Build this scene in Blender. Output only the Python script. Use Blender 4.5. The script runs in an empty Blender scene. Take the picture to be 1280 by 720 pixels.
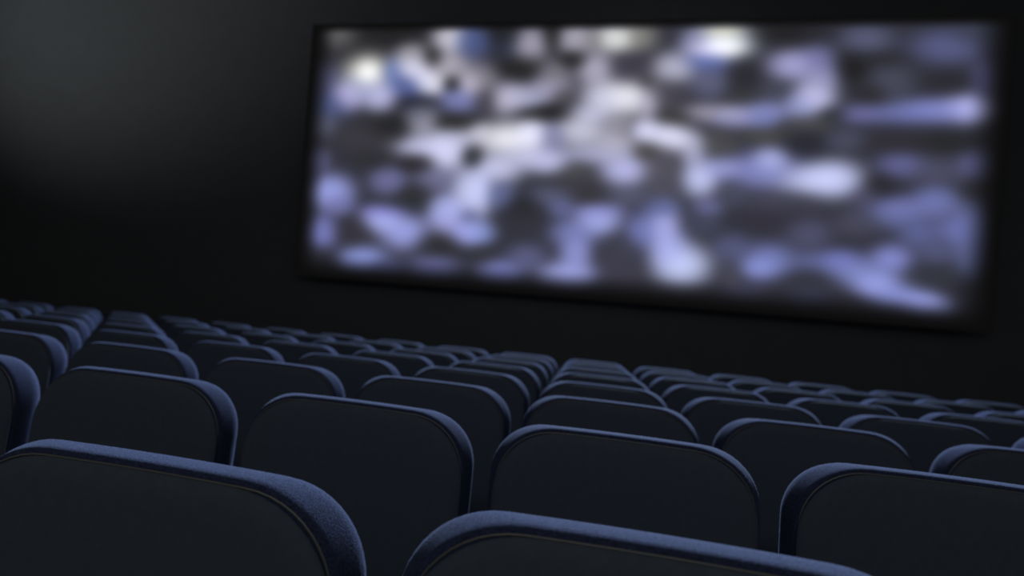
import bpy, bmesh, math
import numpy as np
from mathutils import Vector, Matrix

scene = bpy.context.scene
COL = scene.collection

# ------------------------------------------------------------------ numbers
CAM_AT = (-0.1291, 0.0539, 1.2514)
YAW, PITCH, ROLL, LENS = 0.16532, 0.08992, -0.09587, 16.492
SCREEN_AT = (-6.9438, 9.9539, 2.0380)
SCREEN_W, SCREEN_DY, SCREEN_DZ = 14.1274, -0.5494, 5.8234
PITCH_X, PITCH_Y, SEAT_W = 0.8229, 0.7200, 0.7697
SEAT_TOP = 0.98
WALL_Y = 10.45
CEIL_Z = 9.7
LEFT_X, RIGHT_X, BACK_Y = -19.0, 15.0, -3.0

# ------------------------------------------------------------------ helpers
def link(name, mesh, mat=None, parent=None, smooth=False):
    o = bpy.data.objects.new(name, mesh)
    COL.objects.link(o)
    if mat:
        mesh.materials.append(mat)
    if smooth:
        for p in mesh.polygons:
            p.use_smooth = True
    if parent:
        o.parent = parent
    return o

def mesh_from(name, verts, faces):
    me = bpy.data.meshes.new(name)
    me.from_pydata(verts, [], faces)
    bm = bmesh.new(); bm.from_mesh(me)
    bmesh.ops.recalc_face_normals(bm, faces=bm.faces)
    bm.to_mesh(me); bm.free()
    return me

def box_mesh(name, x0, x1, y0, y1, z0, z1, bevel=0.0, seg=3):
    bm = bmesh.new()
    bmesh.ops.create_cube(bm, size=1.0)
    for v in bm.verts:
        v.co = Vector((x0 + (v.co.x + .5) * (x1 - x0), y0 + (v.co.y + .5) * (y1 - y0), z0 + (v.co.z + .5) * (z1 - z0)))
    if bevel:
        bmesh.ops.bevel(bm, geom=list(bm.edges), offset=bevel, segments=seg, profile=.5, affect='EDGES')
    bmesh.ops.recalc_face_normals(bm, faces=bm.faces)
    me = bpy.data.meshes.new(name); bm.to_mesh(me); bm.free()
    return me

def loft(name, rings, cap_first=True, cap_last=True, closed=False):
    n = len(rings[0]); verts = [p for r in rings for p in r]; faces = []
    m = len(rings)
    for a in range(m if closed else m - 1):
        b = (a + 1) % m
        for i in range(n):
            j = (i + 1) % n
            faces.append((a*n+i, a*n+j, b*n+j, b*n+i))
    if not closed:
        if cap_first: faces.append(tuple(range(n)))
        if cap_last: faces.append(tuple(range((m-1)*n, m*n)))
    return mesh_from(name, verts, faces)

def nodes_mat(name, color, rough=.6, spec=.5, noise=None, bump=None, sheen=0., sheen_tint=(1, 1, 1), metal=0.):
    m = bpy.data.materials.new(name); m.use_nodes = True
    nt = m.node_tree; b = nt.nodes['Principled BSDF']
    b.inputs['Base Color'].default_value = (*color, 1)
    b.inputs['Roughness'].default_value = rough
    b.inputs['Specular IOR Level'].default_value = spec
    b.inputs['Metallic'].default_value = metal
    if sheen:
        b.inputs['Sheen Weight'].default_value = sheen
        b.inputs['Sheen Roughness'].default_value = .45
        b.inputs['Sheen Tint'].default_value = (*sheen_tint, 1)
    tc = nt.nodes.new('ShaderNodeTexCoord')
    if noise:
        scale, amt = noise
        n = nt.nodes.new('ShaderNodeTexNoise'); n.inputs['Scale'].default_value = scale; n.inputs['Detail'].default_value = 4
        nt.links.new(tc.outputs['Object'], n.inputs['Vector'])
        r = nt.nodes.new('ShaderNodeValToRGB')
        r.color_ramp.elements[0].position = .3; r.color_ramp.elements[1].position = .7
        r.color_ramp.elements[0].color = (*[c * (1 - amt) for c in color], 1)
        r.color_ramp.elements[1].color = (*[c * (1 + amt) for c in color], 1)
        nt.links.new(n.outputs['Fac'], r.inputs['Fac']); nt.links.new(r.outputs['Color'], b.inputs['Base Color'])
    if bump:
        scale, st, dist = bump
        n = nt.nodes.new('ShaderNodeTexNoise'); n.inputs['Scale'].default_value = scale; n.inputs['Detail'].default_value = 2
        nt.links.new(tc.outputs['Object'], n.inputs['Vector'])
        bp = nt.nodes.new('ShaderNodeBump'); bp.inputs['Strength'].default_value = st; bp.inputs['Distance'].default_value = dist
        nt.links.new(n.outputs['Fac'], bp.inputs['Height']); nt.links.new(bp.outputs['Normal'], b.inputs['Normal'])
    return m

FABRIC = nodes_mat('navy_woven_fabric', (.0125, .0153, .0295), 1., .03, (480, .8), (520, .7, .0016), .04, (.55, .66, 1.0))
SEATPAD = nodes_mat('navy_seat_fabric', (.012, .014, .030), .9, .1, (700, .3), (900, .3, .001), .1, (.6, .7, 1.0))
PANEL = nodes_mat('charcoal_moulded_plastic', (.0275, .0315, .039), .85, .04, (60, .06), (1200, .08, .0004))
PIPING = nodes_mat('bronze_edge_trim', (.042, .037, .031), .4, .4)
BLACK = nodes_mat('black_plastic', (.008, .008, .009), .9, .05, (90, .1))
STEEL = nodes_mat('black_painted_steel', (.010, .010, .012), .8, .1, (40, .1))
WALL = nodes_mat('dark_wall_cloth', (.06, .0605, .0605), .95, .05, (3, .04))
CEIL = nodes_mat('dark_ceiling_paint', (.005, .005, .005), .95, .05, (3, .05))
CARPET = nodes_mat('black_carpet', (.006, .006, .007), 1., .02, (120, .4), (400, .5, .004))
MASK = nodes_mat('black_masking_cloth', (.03, .03, .03), 1., .02, (50, .1))

# ------------------------------------------------------------------ the room
def structure(name, me, mat):
    o = link(name, me, mat); o['kind'] = 'structure'; return o

structure('floor', box_mesh('floor', LEFT_X, RIGHT_X, BACK_Y, WALL_Y + .3, -.2, 0), CARPET)
structure('wall_front', box_mesh('wall_front', LEFT_X, RIGHT_X, WALL_Y, WALL_Y + .3, 0, CEIL_Z), WALL)
structure('wall_left', box_mesh('wall_left', LEFT_X - .3, LEFT_X, BACK_Y, WALL_Y + .3, -.2, CEIL_Z), WALL)
structure('wall_right', box_mesh('wall_right', RIGHT_X, RIGHT_X + .3, BACK_Y, WALL_Y + .3, -.2, CEIL_Z), WALL)
structure('ceiling', box_mesh('ceiling', LEFT_X - .3, RIGHT_X + .3, BACK_Y, WALL_Y + .3, CEIL_Z, CEIL_Z + .3), CEIL)

# ------------------------------------------------------------------ the seat
HW = SEAT_W / 2
PANEL_TOP = SEAT_TOP - .0065
def ring(inset, y, zt=SEAT_TOP, side=None, zb=.345, hw=HW, rt=.168, rb=.05, arch=.008, seg=12, ex=2.12):
    """one closed outline of the backrest, going round from the lower left"""
    side = inset if side is None else side
    w = hw - side; top = zt - inset; bot = zb + inset
    rt += 1.2 * (side - inset)
    rt = max(rt - inset * .8, .012); rb = max(rb - inset * .8, .008)
    pts = []
    def corner(cx, cz, r, a0, e):
        for i in range(seg + 1):
            a = a0 - math.pi / 2 * i / seg
            c, s = math.cos(a), math.sin(a)
            pts.append((cx + r * math.copysign(abs(c) ** (2 / e), c), cz + r * math.copysign(abs(s) ** (2 / e), s)))
    corner(-w + rt, top - rt, rt, math.pi, ex)
    for i in range(1, 6):
        t = i / 6; pts.append((-w + rt + (2 * w - 2 * rt) * t, top))
    corner(w - rt, top - rt, rt, math.pi / 2, ex)
    corner(w - rb, bot + rb, rb, 0, 2)
    corner(-w + rb, bot + rb, rb, -math.pi / 2, 2)
    out = []
    for x, z in pts:
        k = max(0., (z - (top - rt)) / rt)
        z += arch * k * (1 - (x / w) ** 2) - arch * .5 * k
        out.append((x, y, z))
    return out

def rounded_pad(name, x0, x1, y0, y1, z0, z1, r=.04, k=4):
    me = box_mesh(name, x0, x1, y0, y1, z0, z1, r, 4)
    return me

def make_seat():
    root = bpy.data.objects.new('cinema_seat', None); COL.objects.link(root)
    root.empty_display_size = .2
    pan = [(.16, -.0040), (.10, -.0030), (.06, -.0014), (.040, 0), (.029, .0014), (.020, .0040), (.0130, .0080), (.0085, .0120), (.0068, .0150), (.0078, .0168), (.0120, .0174), (.030, .0178)]
    link('back_panel', loft('back_panel', [ring(i, y, PANEL_TOP, i + .0125, rt=.184) for i, y in pan]), PANEL, root, True)['label'] = 'charcoal moulded back panel'
    cu = [(.036, .046, .0182), (.030, .038, .0183), (.020, .030, .0185), (.0125, .0240, .0189), (.0075, .0205, .0198), (.0030, .0170, .0226), (.0008, .0128, .031), (.0, .0070, .045), (.0006, .0025, .057), (.0025, .0, .067), (.0065, .0015, .076), (.014, .009, .087), (.030, .026, .099), (.06, .056, .107), (.12, .12, .112), (.17, .17, .113)]
    link('back_cushion', loft('back_cushion', [ring(i, y, side=d) for i, d, y in cu]), FABRIC, root, True)
    rings = []
    for k in range(8):
        a = 2 * math.pi * k / 8
        rings.append(ring(.0125 - .0018 * math.cos(a), .0192 + .0018 * math.sin(a), SEAT_TOP - .001, .0245 - .0018 * math.cos(a)))
    link('piping', loft('piping', rings, closed=True), PIPING, root, True)['label'] = 'thin bronze edge piping'
    link('seat_cushion', rounded_pad('seat_cushion', -.340, .340, .122, .56, .352, .455, .035), SEATPAD, root, True)
    link('seat_pan', box_mesh('seat_pan', -.362, .362, .0, .50, .300, .343, .012), BLACK, root, True)
    for s in (-1, 1):
        x = s * .386
        link('armrest', box_mesh('armrest', x - .020, x + .020, .125, .45, .495, .535, .015, 4), BLACK, root, True)
        # side support: a tapering upright with a splayed foot
        prof = [(.06, 0), (.44, 0), (.44, .02), (.34, .05), (.30, .30), (.33, .46), (.36, .495), (.14, .495), (.14, .30), (.14, .05), (.06, .02)]
        verts = [(x - .018, py, pz) for py, pz in prof] + [(x + .018, py, pz) for py, pz in prof]
        m = len(prof)
        faces = [tuple(range(m)), tuple(range(m, 2 * m))] + [(i, (i + 1) % m, m + (i + 1) % m, m + i) for i in range(m)]
        link('leg', mesh_from('leg', verts, faces), STEEL, root)
    return root

ORD = ['', 'first', 'second', 'third', 'fourth', 'fifth', 'sixth', 'seventh', 'eighth', 'ninth', 'tenth', 'eleventh', 'twelfth', 'thirteenth', 'fourteenth', 'fifteenth', 'sixteenth', 'seventeenth', 'eighteenth']
ROWNAME = {1: 'nearest row', 2: 'second row from the camera', 3: 'third row from the camera', 4: 'fourth row from the camera', 5: 'fifth row from the camera', 6: 'sixth row from the camera', 7: 'seventh row from the camera', 8: 'farthest row'}
ROWS = {1: (-1, 0), 2: (-3, 1), 3: (-4, 2), 4: (-5, 3), 5: (-7, 3), 6: (-8, 4), 7: (-9, 5), 8: (-11, 5)}
def seat_label(n, k):
    a, b = ROWS[n]
    i = k - a + 1; j = b - k + 1
    if i == 1: where = 'cut off at the left edge'
    elif j == 1: where = 'last at the right edge'
    elif i <= j: where = ORD[i] + ' from the left edge'
    else: where = ORD[j] + ' from the right edge'
    if n == 1:
        return {-1: 'big navy cinema seat in the nearest row, filling the lower left corner',
                0: 'big navy cinema seat in the nearest row, at the bottom just right of centre'}[k]
    if n == 8:
        return 'small blurred navy cinema seat in the farthest row, ' + where
    return 'navy cinema seat in the ' + ROWNAME[n] + ', ' + where

proto = make_seat(); first = True
for n in range(1, 9):
    for k in range(ROWS[n][0], ROWS[n][1] + 1):
        if first:
            r = proto; first = False
        else:
            r = proto.copy(); COL.objects.link(r)
            for ch in proto.children:
                c = ch.copy(); COL.objects.link(c); c.parent = r
        r.location = (k * PITCH_X, n * PITCH_Y, 0)
        r['label'] = seat_label(n, k)
        r['category'] = 'seat'
        r['group'] = 'cinema seats in the ' + ROWNAME[n]

# ------------------------------------------------------------------ the screen
# soft patches of the out-of-focus picture: u, v, inverse-square extents (uu, uv, vv), red, green, blue, strength
BLOBS = [
    (0.0834, 0.9316, 91.8, 6.2, 185.7, 30, 30, 30, 0.464), (0.1869, 0.6945, 798.6, -16.3, 1212.7, 36, 38, 51, 0.894), (0.0458, 0.9542, 1547.7, 66.7, 570.7, 124, 124, 125, 1.139),
    (0.1469, 0.9684, 559.1, 35.7, 671.6, 30, 30, 30, 0.913), (0.0252, 0.7663, 1656.1, 53.6, 284.6, 89, 89, 129, 0.796), (0.0406, 0.6837, 1035.2, 12.9, 640.8, 78, 92, 141, 1.072),
    (0.1707, 0.7584, 1579, 35.5, 886.2, 86, 101, 169, 1.22), (0.1453, 0.8118, 6180.7, 209.5, 677.3, 103, 124, 193, 1.569), (0.0973, 0.7458, 832.8, 16.7, 519, 169, 179, 223, 0.957),
    (0.0715, 0.7178, 2572.3, 71.5, 651.4, 215, 203, 256, 1.307), (0.1296, 0.7141, 2191.4, 60.4, 527.9, 221, 218, 268, 1.182), (0.1034, 0.8114, 953.5, 30.9, 270.5, 254, 253, 241, 0.85),
    (0.1034, 0.8114, 4378.1, 145.5, 864.4, 310, 310, 310, 1.554), (0.1732, 0.8872, 2819.4, 105.8, 1209.4, 172, 169, 175, 1.488), (0.1749, 0.839, 2285, 76.6, 681.4, 229, 227, 253, 1.247),
    (0.195, 0.7963, 2035.1, 695, 633, 258, 257, 285, 1.069), (0.2098, 0.7699, 2906.3, 76.4, 1228.2, 244, 243, 256, 1.488), (0.2372, 0.8392, 1232.2, 40, 552.7, 206, 199, 213, 1.016),
    (0.2734, 0.7711, 5085.5, 155.8, 931.7, 217, 209, 229, 1.554), (0.2109, 0.871, 6557, 230.2, 1234, 30, 30, 30, 1.786), (0.2443, 0.7653, 8024.4, 229.8, 2220.5, 30, 30, 30, 2.114),
    (0.268, 0.9287, 2487.1, 96.3, 710.7, 73, 96, 159, 1.247), (0.2361, 0.9371, 1827.8, 72.6, 553.5, 251, 247, 262, 1.11), (0.2574, 0.7129, 1704.5, 35.5, 705.5, 141, 147, 212, 1.149),
    (0.1954, 0.6521, 2322.4, 0.4, 1753.8, 106, 106, 124, 1.54), (0.3949, 0.9573, 9237.8, 318.1, 407.2, 30, 30, 30, 1.414), (0.3215, 0.9642, 3225.5, 126.8, 729.1, 30, 30, 30, 1.307),
    (0.2722, 0.9181, 3081.4, 111.5, 457.4, 79, 84, 124, 1.182), (0.3502, 0.8242, 1364.7, 40.3, 735.8, 32, 32, 30, 1.072), (0.4296, 0.8603, 4501.5, 150.5, 1955.6, 30, 30, 30, 1.703),
    (0.5143, 0.8305, 2166.1, 66.7, 628.8, 66, 63, 75, 1.089), (0.3271, 0.9277, 3239.5, 114.8, 326.9, 45, 51, 71, 0.654), (0.5028, 0.9349, 34351.5, 1228.6, 5648.8, 310, 302, 303, 0.333),
    (0.3632, 0.9169, 2241.1, 81.8, 475.6, 190, 184, 205, 1.08), (0.4313, 0.9337, 2388.3, 91.2, 678.5, 197, 193, 208, 1.162), (0.4564, 0.9257, 8217.1, 303.1, 1985.2, 133, 130, 135, 1.939),
    (0.5247, 0.9395, 3157.2, 118.5, 800.8, 136, 136, 130, 1.247), (0.4907, 0.9351, 1808.6, 73.7, 786.6, 266, 269, 266, 1.108), (0.29, 0.7872, 2091.3, 62.2, 566.8, 148, 144, 157, 1.133),
    (0.2994, 0.709, 7079.2, 198, 1282.7, 75, 70, 79, 1.429), (0.4023, 0.7992, 2318.5, 70.9, 483.9, 141, 137, 149, 1.08), (0.3975, 0.7532, 1938.3, 40.9, 981.9, 183, 179, 211, 1.22),
    (0.3667, 0.7165, 2240.8, 47.9, 843.7, 186, 188, 223, 1.23), (0.3387, 0.7155, 2183.3, 58.6, 469.6, 223, 218, 246, 1.08), (0.3855, 0.6659, 1229.2, -64, 2357.6, 30, 30, 30, 1.346),
    (0.4173, 0.7283, 7893.1, 204.4, 1946.5, 74, 72, 75, 1.939), (0.4638, 0.8251, 2696.7, 85.6, 452.3, 205, 200, 223, 1.079), (0.4777, 0.7151, 2484.8, 65.1, 501, 214, 214, 244, 1.08),
    (0.5097, 0.7261, 703.2, 9.9, 418.9, 299, 299, 310, 0.774), (0.5399, 0.7764, 12774.7, 353.2, 3223.2, 30, 30, 30, 1.396), (0.4568, 0.664, 2048.9, -22.6, 1975.3, 218, 218, 251, 1.419),
    (0.7156, 0.9499, 563.5, 33.6, 692.4, 30, 30, 30, 0.769), (0.6689, 0.8029, 3623.1, 110, 383.5, 42, 42, 46, 1.039), (0.6766, 0.7362, 2533.4, 34.2, 1526.9, 59, 59, 63, 1.307),
    (0.5701, 0.7378, 1944.4, 44.3, 645.1, 68, 66, 77, 1.051), (0.7128, 0.7514, 3782.3, 77.7, 1556.1, 72, 75, 91, 1.419), (0.6264, 0.7829, 2055.2, 56, 537.6, 108, 111, 145, 0.852),
    (0.6202, 0.8554, 1763.8, 55.6, 1266.2, 93, 111, 187, 1.177), (0.6048, 0.9185, 4209.5, 147.6, 833.2, 141, 141, 188, 1.307), (0.6426, 0.9252, 1034, 41.1, 491.2, 252, 267, 287, 0.836),
    (0.6207, 0.8989, 2404, 91.8, 1487.2, 286, 279, 310, 1.307), (0.6451, 0.9035, 2930.7, 110.2, 1505.7, 310, 304, 296, 1.359), (0.6398, 0.9541, 2454.3, 181.8, 4408.4, 237, 229, 186, 1.333),
    (0.5768, 0.8309, 1960, 59.1, 647.7, 214, 214, 238, 1.051), (0.7651, 0.8555, 3994.1, 124.2, 712.8, 128, 128, 183, 1.182), (0.7353, 0.8414, 1721.9, 51.1, 699.9, 198, 195, 253, 0.985),
    (0.7705, 0.7949, 4011.6, 110.6, 903.2, 167, 168, 213, 1.247), (0.7485, 0.7055, 3917.2, 88.4, 892.5, 158, 167, 222, 1.247), (0.7654, 0.7342, 2768.4, 68.4, 576.5, 236, 234, 282, 1.039),
    (0.6222, 0.6764, 1538.3, -46, 2137.7, 168, 163, 182, 1.283), (0.66, 0.6733, 2492.2, -20.3, 2178.7, 185, 185, 219, 1.419), (0.7021, 0.6848, 1663, -4.6, 1316.7, 154, 159, 222, 1.141),
    (0.5433, 0.7173, 12800.3, 402.9, 438.5, 183, 177, 202, 1.476), (0.5463, 0.747, 35681.5, 1008.7, 5759.9, 30, 30, 30, 0.666), (0.8108, 0.8325, 5164, 155, 730.4, 30, 30, 30, 1.24),
    (0.8391, 0.8601, 1329.9, 41.9, 2386.9, 42, 42, 47, 1.182), (0.8584, 0.7827, 2239.7, 60.4, 420.2, 79, 82, 101, 0.893), (0.8375, 0.7456, 4293.6, 83.9, 1658, 42, 40, 42, 1.419),
    (0.9295, 0.7886, 1848, 28.4, 1480.8, 42, 42, 49, 1.108), (0.8234, 0.9268, 1887, 74.5, 926.6, 99, 102, 136, 1.039), (0.9524, 0.9401, 1899.3, 85.1, 1294.2, 61, 66, 84, 1.072),
    (0.9212, 0.9004, 970.9, 36.3, 623.6, 102, 108, 161, 0.791), (0.9679, 0.7937, 7699.8, 223.3, 449.9, 98, 98, 150, 1.149), (0.8815, 0.688, 441.1, -50.9, 1441.6, 118, 128, 196, 0.811),
    (0.9143, 0.6985, 746, -39.4, 1467, 157, 163, 242, 0.906), (0.9546, 0.7046, 2157.1, 24.3, 990.9, 223, 224, 291, 1.039), (0.8241, 0.6809, 1884, -50.2, 2365.8, 117, 115, 171, 1.283),
    (0.7895, 0.6793, 5044.8, -9.4, 3633.6, 39, 43, 43, 1.786), (0.1454, 0.6035, 986.4, 14.7, 355, 32, 33, 33, 0.9), (0.1087, 0.5579, 663.9, -4.2, 422, 63, 61, 68, 0.866),
    (0.1258, 0.483, 1802.7, -7.7, 867.8, 46, 47, 50, 1.268), (0.1989, 0.35, 1927, -70.7, 1217.8, 47, 46, 50, 1.359), (0.1974, 0.4621, 1926.4, -87.4, 1752.7, 43, 40, 42, 1.476),
    (0.0259, 0.6079, 1654, 25.1, 637.3, 100, 102, 127, 0.836), (0.0237, 0.458, 3115.4, 40.5, 832.1, 97, 97, 138, 1.464), (0.0554, 0.3394, 1212.3, -2.8, 412.5, 180, 189, 270, 1.002),
    (0.0694, 0.2914, 2564.3, -49.8, 1151.5, 117, 119, 176, 1.488), (0.1528, 0.3934, 1843.8, -4.1, 672.4, 122, 122, 175, 1.194), (0.2316, 0.4068, 1416, -6.6, 550, 122, 122, 162, 1.051),
    (0.2538, 0.6201, 2021.2, 2.5, 1250.2, 41, 41, 37, 1.359), (0.2012, 0.6173, 2876.9, 76.3, 442.3, 168, 168, 186, 1.182), (0.2556, 0.5675, 959.6, -48.9, 1249.5, 204, 204, 234, 1.149),
    (0.2157, 0.5329, 450.1, -49.9, 901.3, 239, 239, 282, 0.91), (0.2442, 0.5033, 1998.3, 39.4, 371.7, 252, 252, 292, 1.035), (0.2849, 0.3702, 2067.6, 48.4, 204.6, 231, 238, 283, 0.9),
    (0.2534, 0.3034, 2019.1, -45, 917.1, 185, 192, 254, 1.268), (0.1522, 0.2746, 1355.6, -297.4, 2679.6, 144, 137, 231, 1.513), (0.4026, 0.6638, 703.7, -63.7, 1924.5, 32, 32, 31, 1.128),
    (0.4473, 0.4538, 2411.1, -15.3, 1003.4, 77, 77, 81, 1.268), (0.4407, 0.4026, 663.1, -59.8, 764.3, 59, 57, 65, 0.893), (0.4729, 0.3659, 1348, -187.2, 1985.4, 55, 54, 57, 1.283),
    (0.4147, 0.3642, 1449.1, -65.4, 986.6, 98, 104, 135, 1.138), (0.5232, 0.3767, 1609.8, -110.4, 1412.9, 92, 95, 120, 1.22), (0.3692, 0.323, 1610.2, -65.2, 966.1, 38, 37, 41, 1.177),
    (0.3356, 0.3551, 3239.3, 25.9, 730.8, 108, 118, 169, 1.307), (0.3277, 0.458, 1161.4, -13.1, 574.2, 234, 237, 276, 0.985), (0.3022, 0.3669, 3968.8, 109.3, 238.5, 226, 232, 284, 1.072),
    (0.3739, 0.5033, 1214.2, -38.7, 968.9, 217, 216, 255, 1.103), (0.4063, 0.4907, 1662.6, -17.7, 857.3, 215, 218, 263, 1.141), (0.4076, 0.5774, 4389.7, 97.5, 757.7, 130, 130, 177, 1.378),
    (0.5011, 0.5586, 1816.3, 15.3, 623.4, 206, 203, 222, 1.051), (0.4739, 0.5216, 754.8, -85.2, 1380.7, 190, 190, 230, 1.039), (0.4505, 0.6054, 1013.1, 9.4, 407.4, 243, 243, 266, 0.851),
    (0.4988, 0.6282, 3065.9, 24.2, 1400.6, 156, 153, 167, 1.419), (0.5181, 0.4705, 1386.1, -1.7, 508.6, 223, 225, 282, 0.94), (0.5434, 0.6109, 6522.9, 127.7, 1434.1, 236, 236, 272, 1.666),
    (0.5459, 0.5322, 5695.8, 24.1, 2062.6, 68, 66, 61, 1.753), (0.3436, 0.5681, 502.3, -14.2, 468.3, 300, 300, 310, 0.775), (0.3774, 0.5908, 3373.3, 77.1, 590.4, 255, 255, 288, 1.24),
    (0.2969, 0.5858, 5183.5, 63.4, 1837.7, 210, 210, 226, 1.266), (0.2877, 0.4963, 6982, 162.3, 938.3, 30, 30, 32, 1.666), (0.4847, 0.3172, 1565, -205.1, 1996.1, 147, 149, 222, 1.324),
    (0.5842, 0.6622, 2755.7, -67.1, 3279.1, 52, 52, 50, 1.632), (0.6483, 0.5691, 3537.5, 65.5, 670.9, 78, 78, 79, 1.182), (0.7084, 0.6018, 1677.5, -90.4, 2229.7, 76, 76, 73, 1.283),
    (0.7576, 0.6424, 1759.1, -31.9, 1588.2, 79, 78, 80, 1.182), (0.754, 0.586, 1748.3, 22.2, 472.7, 39, 39, 49, 0.9), (0.5706, 0.4802, 2274.3, 40.7, 363.6, 92, 89, 101, 0.957),
    (0.5729, 0.4118, 2722.1, -68.4, 1448.4, 80, 80, 94, 1.359), (0.7336, 0.3774, 636.2, -170.2, 1565, 73, 73, 91, 0.94), (0.6115, 0.5325, 9467.7, 238.9, 839.1, 179, 179, 213, 1.569),
    (0.668, 0.6566, 1415.4, -64.3, 2185.9, 151, 150, 204, 1.247), (0.7028, 0.6631, 4617.5, 70.6, 1548.2, 119, 129, 190, 1.488), (0.5788, 0.5886, 1057.1, 326.9, 810.9, 277, 277, 310, 0.934),
    (0.703, 0.4829, 600, -24.2, 459.3, 157, 164, 241, 0.715), (0.6528, 0.4878, 2473.8, -58.9, 1506.4, 166, 171, 232, 1.307), (0.7164, 0.5219, 3786.1, 23.1, 1144.4, 196, 202, 258, 1.324),
    (0.6686, 0.403, 4447.9, 45.4, 856.6, 75, 77, 96, 1.307), (0.6237, 0.4512, 2848.9, 47.5, 443.9, 231, 239, 290, 1.035), (0.7721, 0.4614, 831.2, -38.5, 637.5, 238, 246, 295, 0.809),
    (0.5733, 0.3384, 3303, -155.7, 2084.5, 90, 100, 152, 1.54), (0.8811, 0.5902, 624.1, -122.3, 2011.6, 49, 46, 52, 0.944), (0.9305, 0.5937, 1315, -82.1, 1735.5, 35, 38, 37, 1.063),
    (0.8078, 0.5943, 2889.7, -20.9, 1629.7, 80, 83, 104, 1.307), (0.8551, 0.4515, 4827.1, 35.4, 1070.3, 41, 40, 46, 1.313), (0.9704, 0.4459, 2525, -120.2, 1771.7, 50, 50, 55, 1.22),
    (0.8395, 0.404, 6698.2, 11.8, 1657.7, 79, 78, 106, 1.569), (0.9203, 0.4988, 1826.1, -17.6, 767.8, 83, 83, 110, 0.957), (0.8783, 0.5175, 2284.3, -40.8, 1241.1, 109, 112, 170, 1.138),
    (0.9664, 0.5253, 4052.2, 33, 997.5, 108, 108, 164, 1.194), (0.8841, 0.382, 1585.6, -256, 2434.8, 121, 122, 184, 1.213), (0.923, 0.4093, 2772.4, -31.5, 972.8, 120, 134, 201, 1.108),
    (0.7979, 0.464, 1510.7, -6.5, 529.5, 233, 240, 292, 0.881), (0.1001, 0.1852, 1482.3, -43.6, 655.9, 54, 51, 59, 1.149), (0.0399, 0.0767, 1409.2, -56.9, 638.7, 40, 41, 48, 1.149),
    (0.2445, 0.1639, 1083.8, -71.7, 698.2, 41, 41, 40, 1.039), (0.1797, 0.2988, 727.7, -190.1, 1735.8, 44, 49, 53, 1.182), (0.0463, 0.1773, 2500.4, 29.3, 412.2, 134, 139, 215, 1.182),
    (0.1486, 0.2409, 1545.7, -36.7, 670.2, 195, 204, 276, 1.149), (0.1879, 0.198, 1174.6, -23, 436.5, 183, 191, 271, 0.969), (0.1598, 0.059, 2275.4, -224, 1719.9, 85, 89, 134, 1.54),
    (0.1182, 0.0844, 1112.6, -72.5, 660.2, 159, 173, 253, 1.072), (0.2385, 0.0729, 1237.6, -80.1, 696.1, 111, 115, 172, 1.072), (0.2547, 0.2658, 1692, 8.7, 372.5, 193, 197, 268, 0.995),
    (0.2903, 0.213, 2089, -65, 931.9, 199, 196, 281, 1.268), (0.2892, 0.2757, 7005.9, -137.4, 2854.5, 98, 104, 148, 2.143), (0.3799, 0.262, 1612.9, 28.7, 187.2, 52, 52, 62, 0.811),
    (0.5218, 0.1723, 1843.8, 11.1, 302, 67, 67, 82, 0.89), (0.3122, 0.138, 3198.1, -194.1, 1842.7, 53, 53, 61, 1.615), (0.5244, 0.0934, 1884.7, -197.5, 1411.2, 65, 62, 77, 1.261),
    (0.3007, 0.2145, 2108.8, -65.1, 936.3, 132, 154, 216, 1.268), (0.4307, 0.3248, 4481.8, -19.8, 1355.4, 104, 109, 160, 1.569), (0.4524, 0.2367, 1309.1, -69.1, 768.3, 130, 138, 202, 1.039),
    (0.4859, 0.2816, 1792.3, -47.8, 781.3, 192, 201, 271, 1.108), (0.4568, 0.1667, 3610, 64.1, 345.4, 164, 170, 244, 1.089), (0.4471, 0.0843, 1023.8, -105.7, 765.3, 185, 193, 268, 0.982),
    (0.384, 0.1395, 2271.8, -47.7, 744.9, 101, 104, 147, 1.194), (0.3451, 0.0761, 1583.9, -118.1, 953.8, 133, 140, 212, 1.177), (0.551, 0.256, 3206.2, 29.7, 517.8, 128, 137, 207, 1.128),
    (0.6344, 0.2971, 2881.8, -23.4, 840.1, 69, 74, 94, 1.194), (0.7135, 0.3269, 1185.6, -169.5, 1549.2, 53, 50, 62, 1.089), (0.7575, 0.3609, 2341.1, -73.7, 1165.4, 57, 57, 70, 1.177),
    (0.7725, 0.2788, 2369.9, -30.8, 710.8, 87, 87, 120, 1.051), (0.7688, 0.1147, 2394.8, -227, 1591.6, 52, 54, 64, 1.261), (0.6745, 0.2165, 2998.7, -40.9, 856.4, 91, 96, 136, 1.194),
    (0.6774, 0.1261, 14453.1, 304.9, 868.7, 73, 72, 86, 1.703), (0.6383, 0.3507, 5478.5, -93.4, 2153.7, 111, 114, 163, 1.703), (0.5794, 0.2699, 3289.3, 77.6, 207.2, 202, 206, 279, 0.913),
    (0.5916, 0.1936, 2754.6, 18.9, 436.2, 184, 191, 261, 1.035), (0.6086, 0.1477, 1177.7, -26, 368.2, 247, 259, 310, 0.818), (0.7235, 0.1818, 1324.1, -53.7, 560.8, 137, 147, 221, 0.888),
    (0.7134, 0.1564, 3787.6, -153.4, 1549.8, 154, 164, 238, 1.419), (0.777, 0.1909, 3364.3, -287.6, 2302.7, 95, 103, 149, 1.476), (0.83, 0.3241, 2516.8, -50.1, 926.2, 77, 77, 97, 1.108),
    (0.9066, 0.2986, 3196.2, -44.9, 964.1, 102, 110, 167, 1.149), (0.8797, 0.3627, 1386.3, -55, 750.5, 120, 131, 197, 0.908), (0.922, 0.3906, 2769.4, -36.3, 972.2, 115, 118, 176, 1.108),
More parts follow.
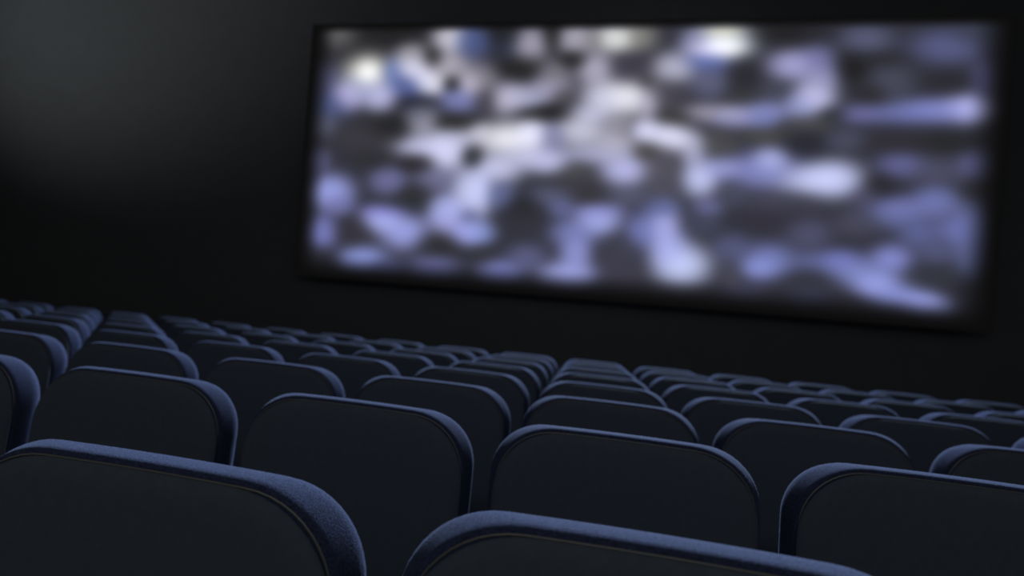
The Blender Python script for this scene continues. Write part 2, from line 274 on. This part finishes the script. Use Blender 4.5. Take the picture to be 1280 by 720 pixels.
    (0.9281, 0.2434, 3894.5, -89.5, 1272.7, 89, 94, 135, 1.268), (0.947, 0.3179, 3335.1, -41.1, 985, 114, 121, 187, 1.149), (0.9678, 0.3209, 4038.8, 85.7, 251.9, 148, 159, 241, 0.874),
    (0.9271, 0.167, 1849.1, -102, 861.4, 52, 55, 64, 0.982), (0.8114, 0.1967, 2155.9, -210.6, 1627.2, 126, 133, 212, 1.22), (0.8759, 0.2122, 3096.5, -65.4, 948.1, 152, 159, 241, 1.149),
    (0.8473, 0.1524, 916.7, 326.9, 720.3, 157, 169, 248, 0.797), (0.86, 0.1274, 3074.1, -223.8, 1668.3, 173, 179, 255, 1.307), (0.9699, 0.2357, 6041.2, 107.8, 447, 119, 130, 191, 1.089),
    (0.9672, 0.111, 2184.2, -61.8, 636.2, 43, 43, 53, 0.94), (0.8841, 0.0944, 2044.1, -276.5, 1687.9, 148, 158, 234, 1.182), (0.9195, 0.0789, 1850.7, 221, 1469.5, 185, 195, 281, 1.108),
    (0.6959, 0.071, 2632.9, -352.1, 2208.2, 71, 71, 98, 1.419), (0.7772, 0.073, 3354.6, -216, 1598.8, 61, 64, 89, 1.359),
]
BASE_W, SOFT = 0.28, 1.72

def screen_picture(nu, nv):
    u, v = np.meshgrid(np.linspace(0, 1, nu), np.linspace(0, 1, nv))
    num = np.zeros((nv, nu, 3)); num += np.array((50, 50, 60)) * BASE_W; den = np.full((nv, nu), BASE_W)
    for cu, cv, a, b, c, R, G, B, s in BLOBS:
        du, dv = u - cu, v - cv
        w = s * np.exp(-(a * du * du + 2 * b * du * dv + c * dv * dv))
        num += w[..., None] * np.array((R, G, B)); den += w
    img = num / den[..., None]
    k = np.arange(-8, 9); k = np.exp(-.5 * (k / SOFT) ** 2); k /= k.sum()
    p = np.pad(img, ((8, 8), (8, 8), (0, 0)), 'edge')
    p = sum(f * p[i:i + nv] for i, f in enumerate(k)); img = sum(f * p[:, i:i + nu] for i, f in enumerate(k))
    def ss(t): t = np.clip(t, 0, 1); return t * t * (3 - 2 * t)
    edge = ss(u / .048) * ss((1 - u) / .056) * ss(v / .11) * ss((1 - v) / .045)
    img = (12 + (np.clip(img, 0, 300) - 12) * edge[..., None]) / 255.
    return np.where(img <= .04045, img / 12.92, ((img + .055) / 1.055) ** 2.4)

NU, NV = 261, 115
pic = screen_picture(NU, NV)
verts = []; faces = []
for j in range(NV):
    for i in range(NU):
        verts.append((SCREEN_W * i / (NU - 1), SCREEN_DY * j / (NV - 1), SCREEN_DZ * j / (NV - 1)))
for j in range(NV - 1):
    for i in range(NU - 1):
        a = j * NU + i
        faces.append((a, a + 1, a + NU + 1, a + NU))
me = bpy.data.meshes.new('image_panel'); me.from_pydata(verts, [], faces)
at = me.color_attributes.new('picture', 'FLOAT_COLOR', 'POINT')
rgba = np.ones((NU * NV, 4), dtype=np.float32); rgba[:, :3] = pic.reshape(-1, 3)
at.data.foreach_set('color', rgba.ravel())
sm = bpy.data.materials.new('projected_picture'); sm.use_nodes = True
nt = sm.node_tree; nt.nodes.clear()
out = nt.nodes.new('ShaderNodeOutputMaterial'); em = nt.nodes.new('ShaderNodeEmission'); ca = nt.nodes.new('ShaderNodeVertexColor')
ca.layer_name = 'picture'
nt.links.new(ca.outputs['Color'], em.inputs['Color']); nt.links.new(em.outputs['Emission'], out.inputs['Surface'])
em.inputs['Strength'].default_value = 1.0

scr = bpy.data.objects.new('projection_screen', None); COL.objects.link(scr)
scr.location = SCREEN_AT
scr['label'] = 'huge glowing cinema screen with a blurred lavender and white picture'
scr['category'] = 'screen'
link('image_panel', me, sm, scr)
# a black cloth-covered frame behind and around the picture, and the brackets that hold it to the wall
tilt = math.atan2(-SCREEN_DY, SCREEN_DZ); H = math.hypot(SCREEN_DY, SCREEN_DZ)
fm = box_mesh('frame', 0, SCREEN_W, .006, .035, 0, H, .004)
fm.transform(Matrix.Rotation(tilt, 4, 'X'))
link('frame', fm, MASK, scr)
for bx in (.08, .36, .64, .92):
    for t in (.12, .9):
        yy = SCREEN_DY * t + .03; zz = SCREEN_DZ * t
        link('bracket', box_mesh('bracket', SCREEN_W * bx - .04, SCREEN_W * bx + .04, yy, WALL_Y - SCREEN_AT[1], zz - .06, zz + .06), STEEL, scr)

# ------------------------------------------------------------------ light
w = bpy.data.worlds.new('dim_hall'); scene.world = w; w.use_nodes = True
bg = w.node_tree.nodes['Background']; bg.inputs['Color'].default_value = (.97, .99, 1.0, 1); bg.inputs['Strength'].default_value = .185

def aim(o, target):
    o.rotation_euler = (Vector(target) - o.location).to_track_quat('-Z', 'Y').to_euler()

def spot(name, loc, target, power, color, angle, blend, size):
    l = bpy.data.lights.new(name, 'SPOT'); l.energy = power; l.color = color
    l.spot_size = math.radians(angle); l.spot_blend = blend; l.shadow_soft_size = size
    o = bpy.data.objects.new(name, l); COL.objects.link(o); o.location = loc; aim(o, target); return o

def area(name, loc, target, power, color, sx, sy):
    l = bpy.data.lights.new(name, 'AREA'); l.energy = power; l.color = color
    l.shape = 'RECTANGLE'; l.size = sx; l.size_y = sy
    o = bpy.data.objects.new(name, l); COL.objects.link(o); o.location = loc; aim(o, target); return o

spot('wall_washer', (-18.4, 0.0, 6.6), (-13.8, WALL_Y, 11.2), 2900, (.85, .93, 1.0), 80, 1.0, .3)
area('rim_fill_light', (.5, 9.3, 8.35), (.3, -.7, 7.1), 10000, (.66, .80, 1.0), 2, .6)  # unseen lamp added above the screen, boosts its bluish light on the seat rims
area('house_light', (-.3, -2.6, 4.2), (-.2, 2.2, .7), 72, (.86, .95, 1.0), 5, .8)

# ------------------------------------------------------------------ camera
cd = bpy.data.cameras.new('camera'); cam = bpy.data.objects.new('camera', cd); COL.objects.link(cam)
F = Vector((-math.sin(YAW) * math.cos(PITCH), math.cos(YAW) * math.cos(PITCH), math.sin(PITCH)))
R = Vector((math.cos(YAW), math.sin(YAW), 0)); U = R.cross(F)
c, s = math.cos(ROLL), math.sin(ROLL)
X = R * c - U * s; Y = R * s + U * c
M = Matrix((X, Y, -F)).transposed().to_4x4(); M.translation = Vector(CAM_AT)
cam.matrix_world = M
cd.sensor_width = 36; cd.lens = LENS; cd.clip_start = .02
cd.dof.use_dof = True; cd.dof.focus_distance = .98; cd.dof.aperture_fstop = LENS * .001 / .0115; cd.dof.aperture_blades = 0
scene.camera = cam

vs = scene.view_settings
scene.display_settings.display_device = 'sRGB'
vs.view_transform = 'Standard'; vs.look = 'None'; vs.exposure = 0; vs.gamma = 1; vs.use_curve_mapping = False
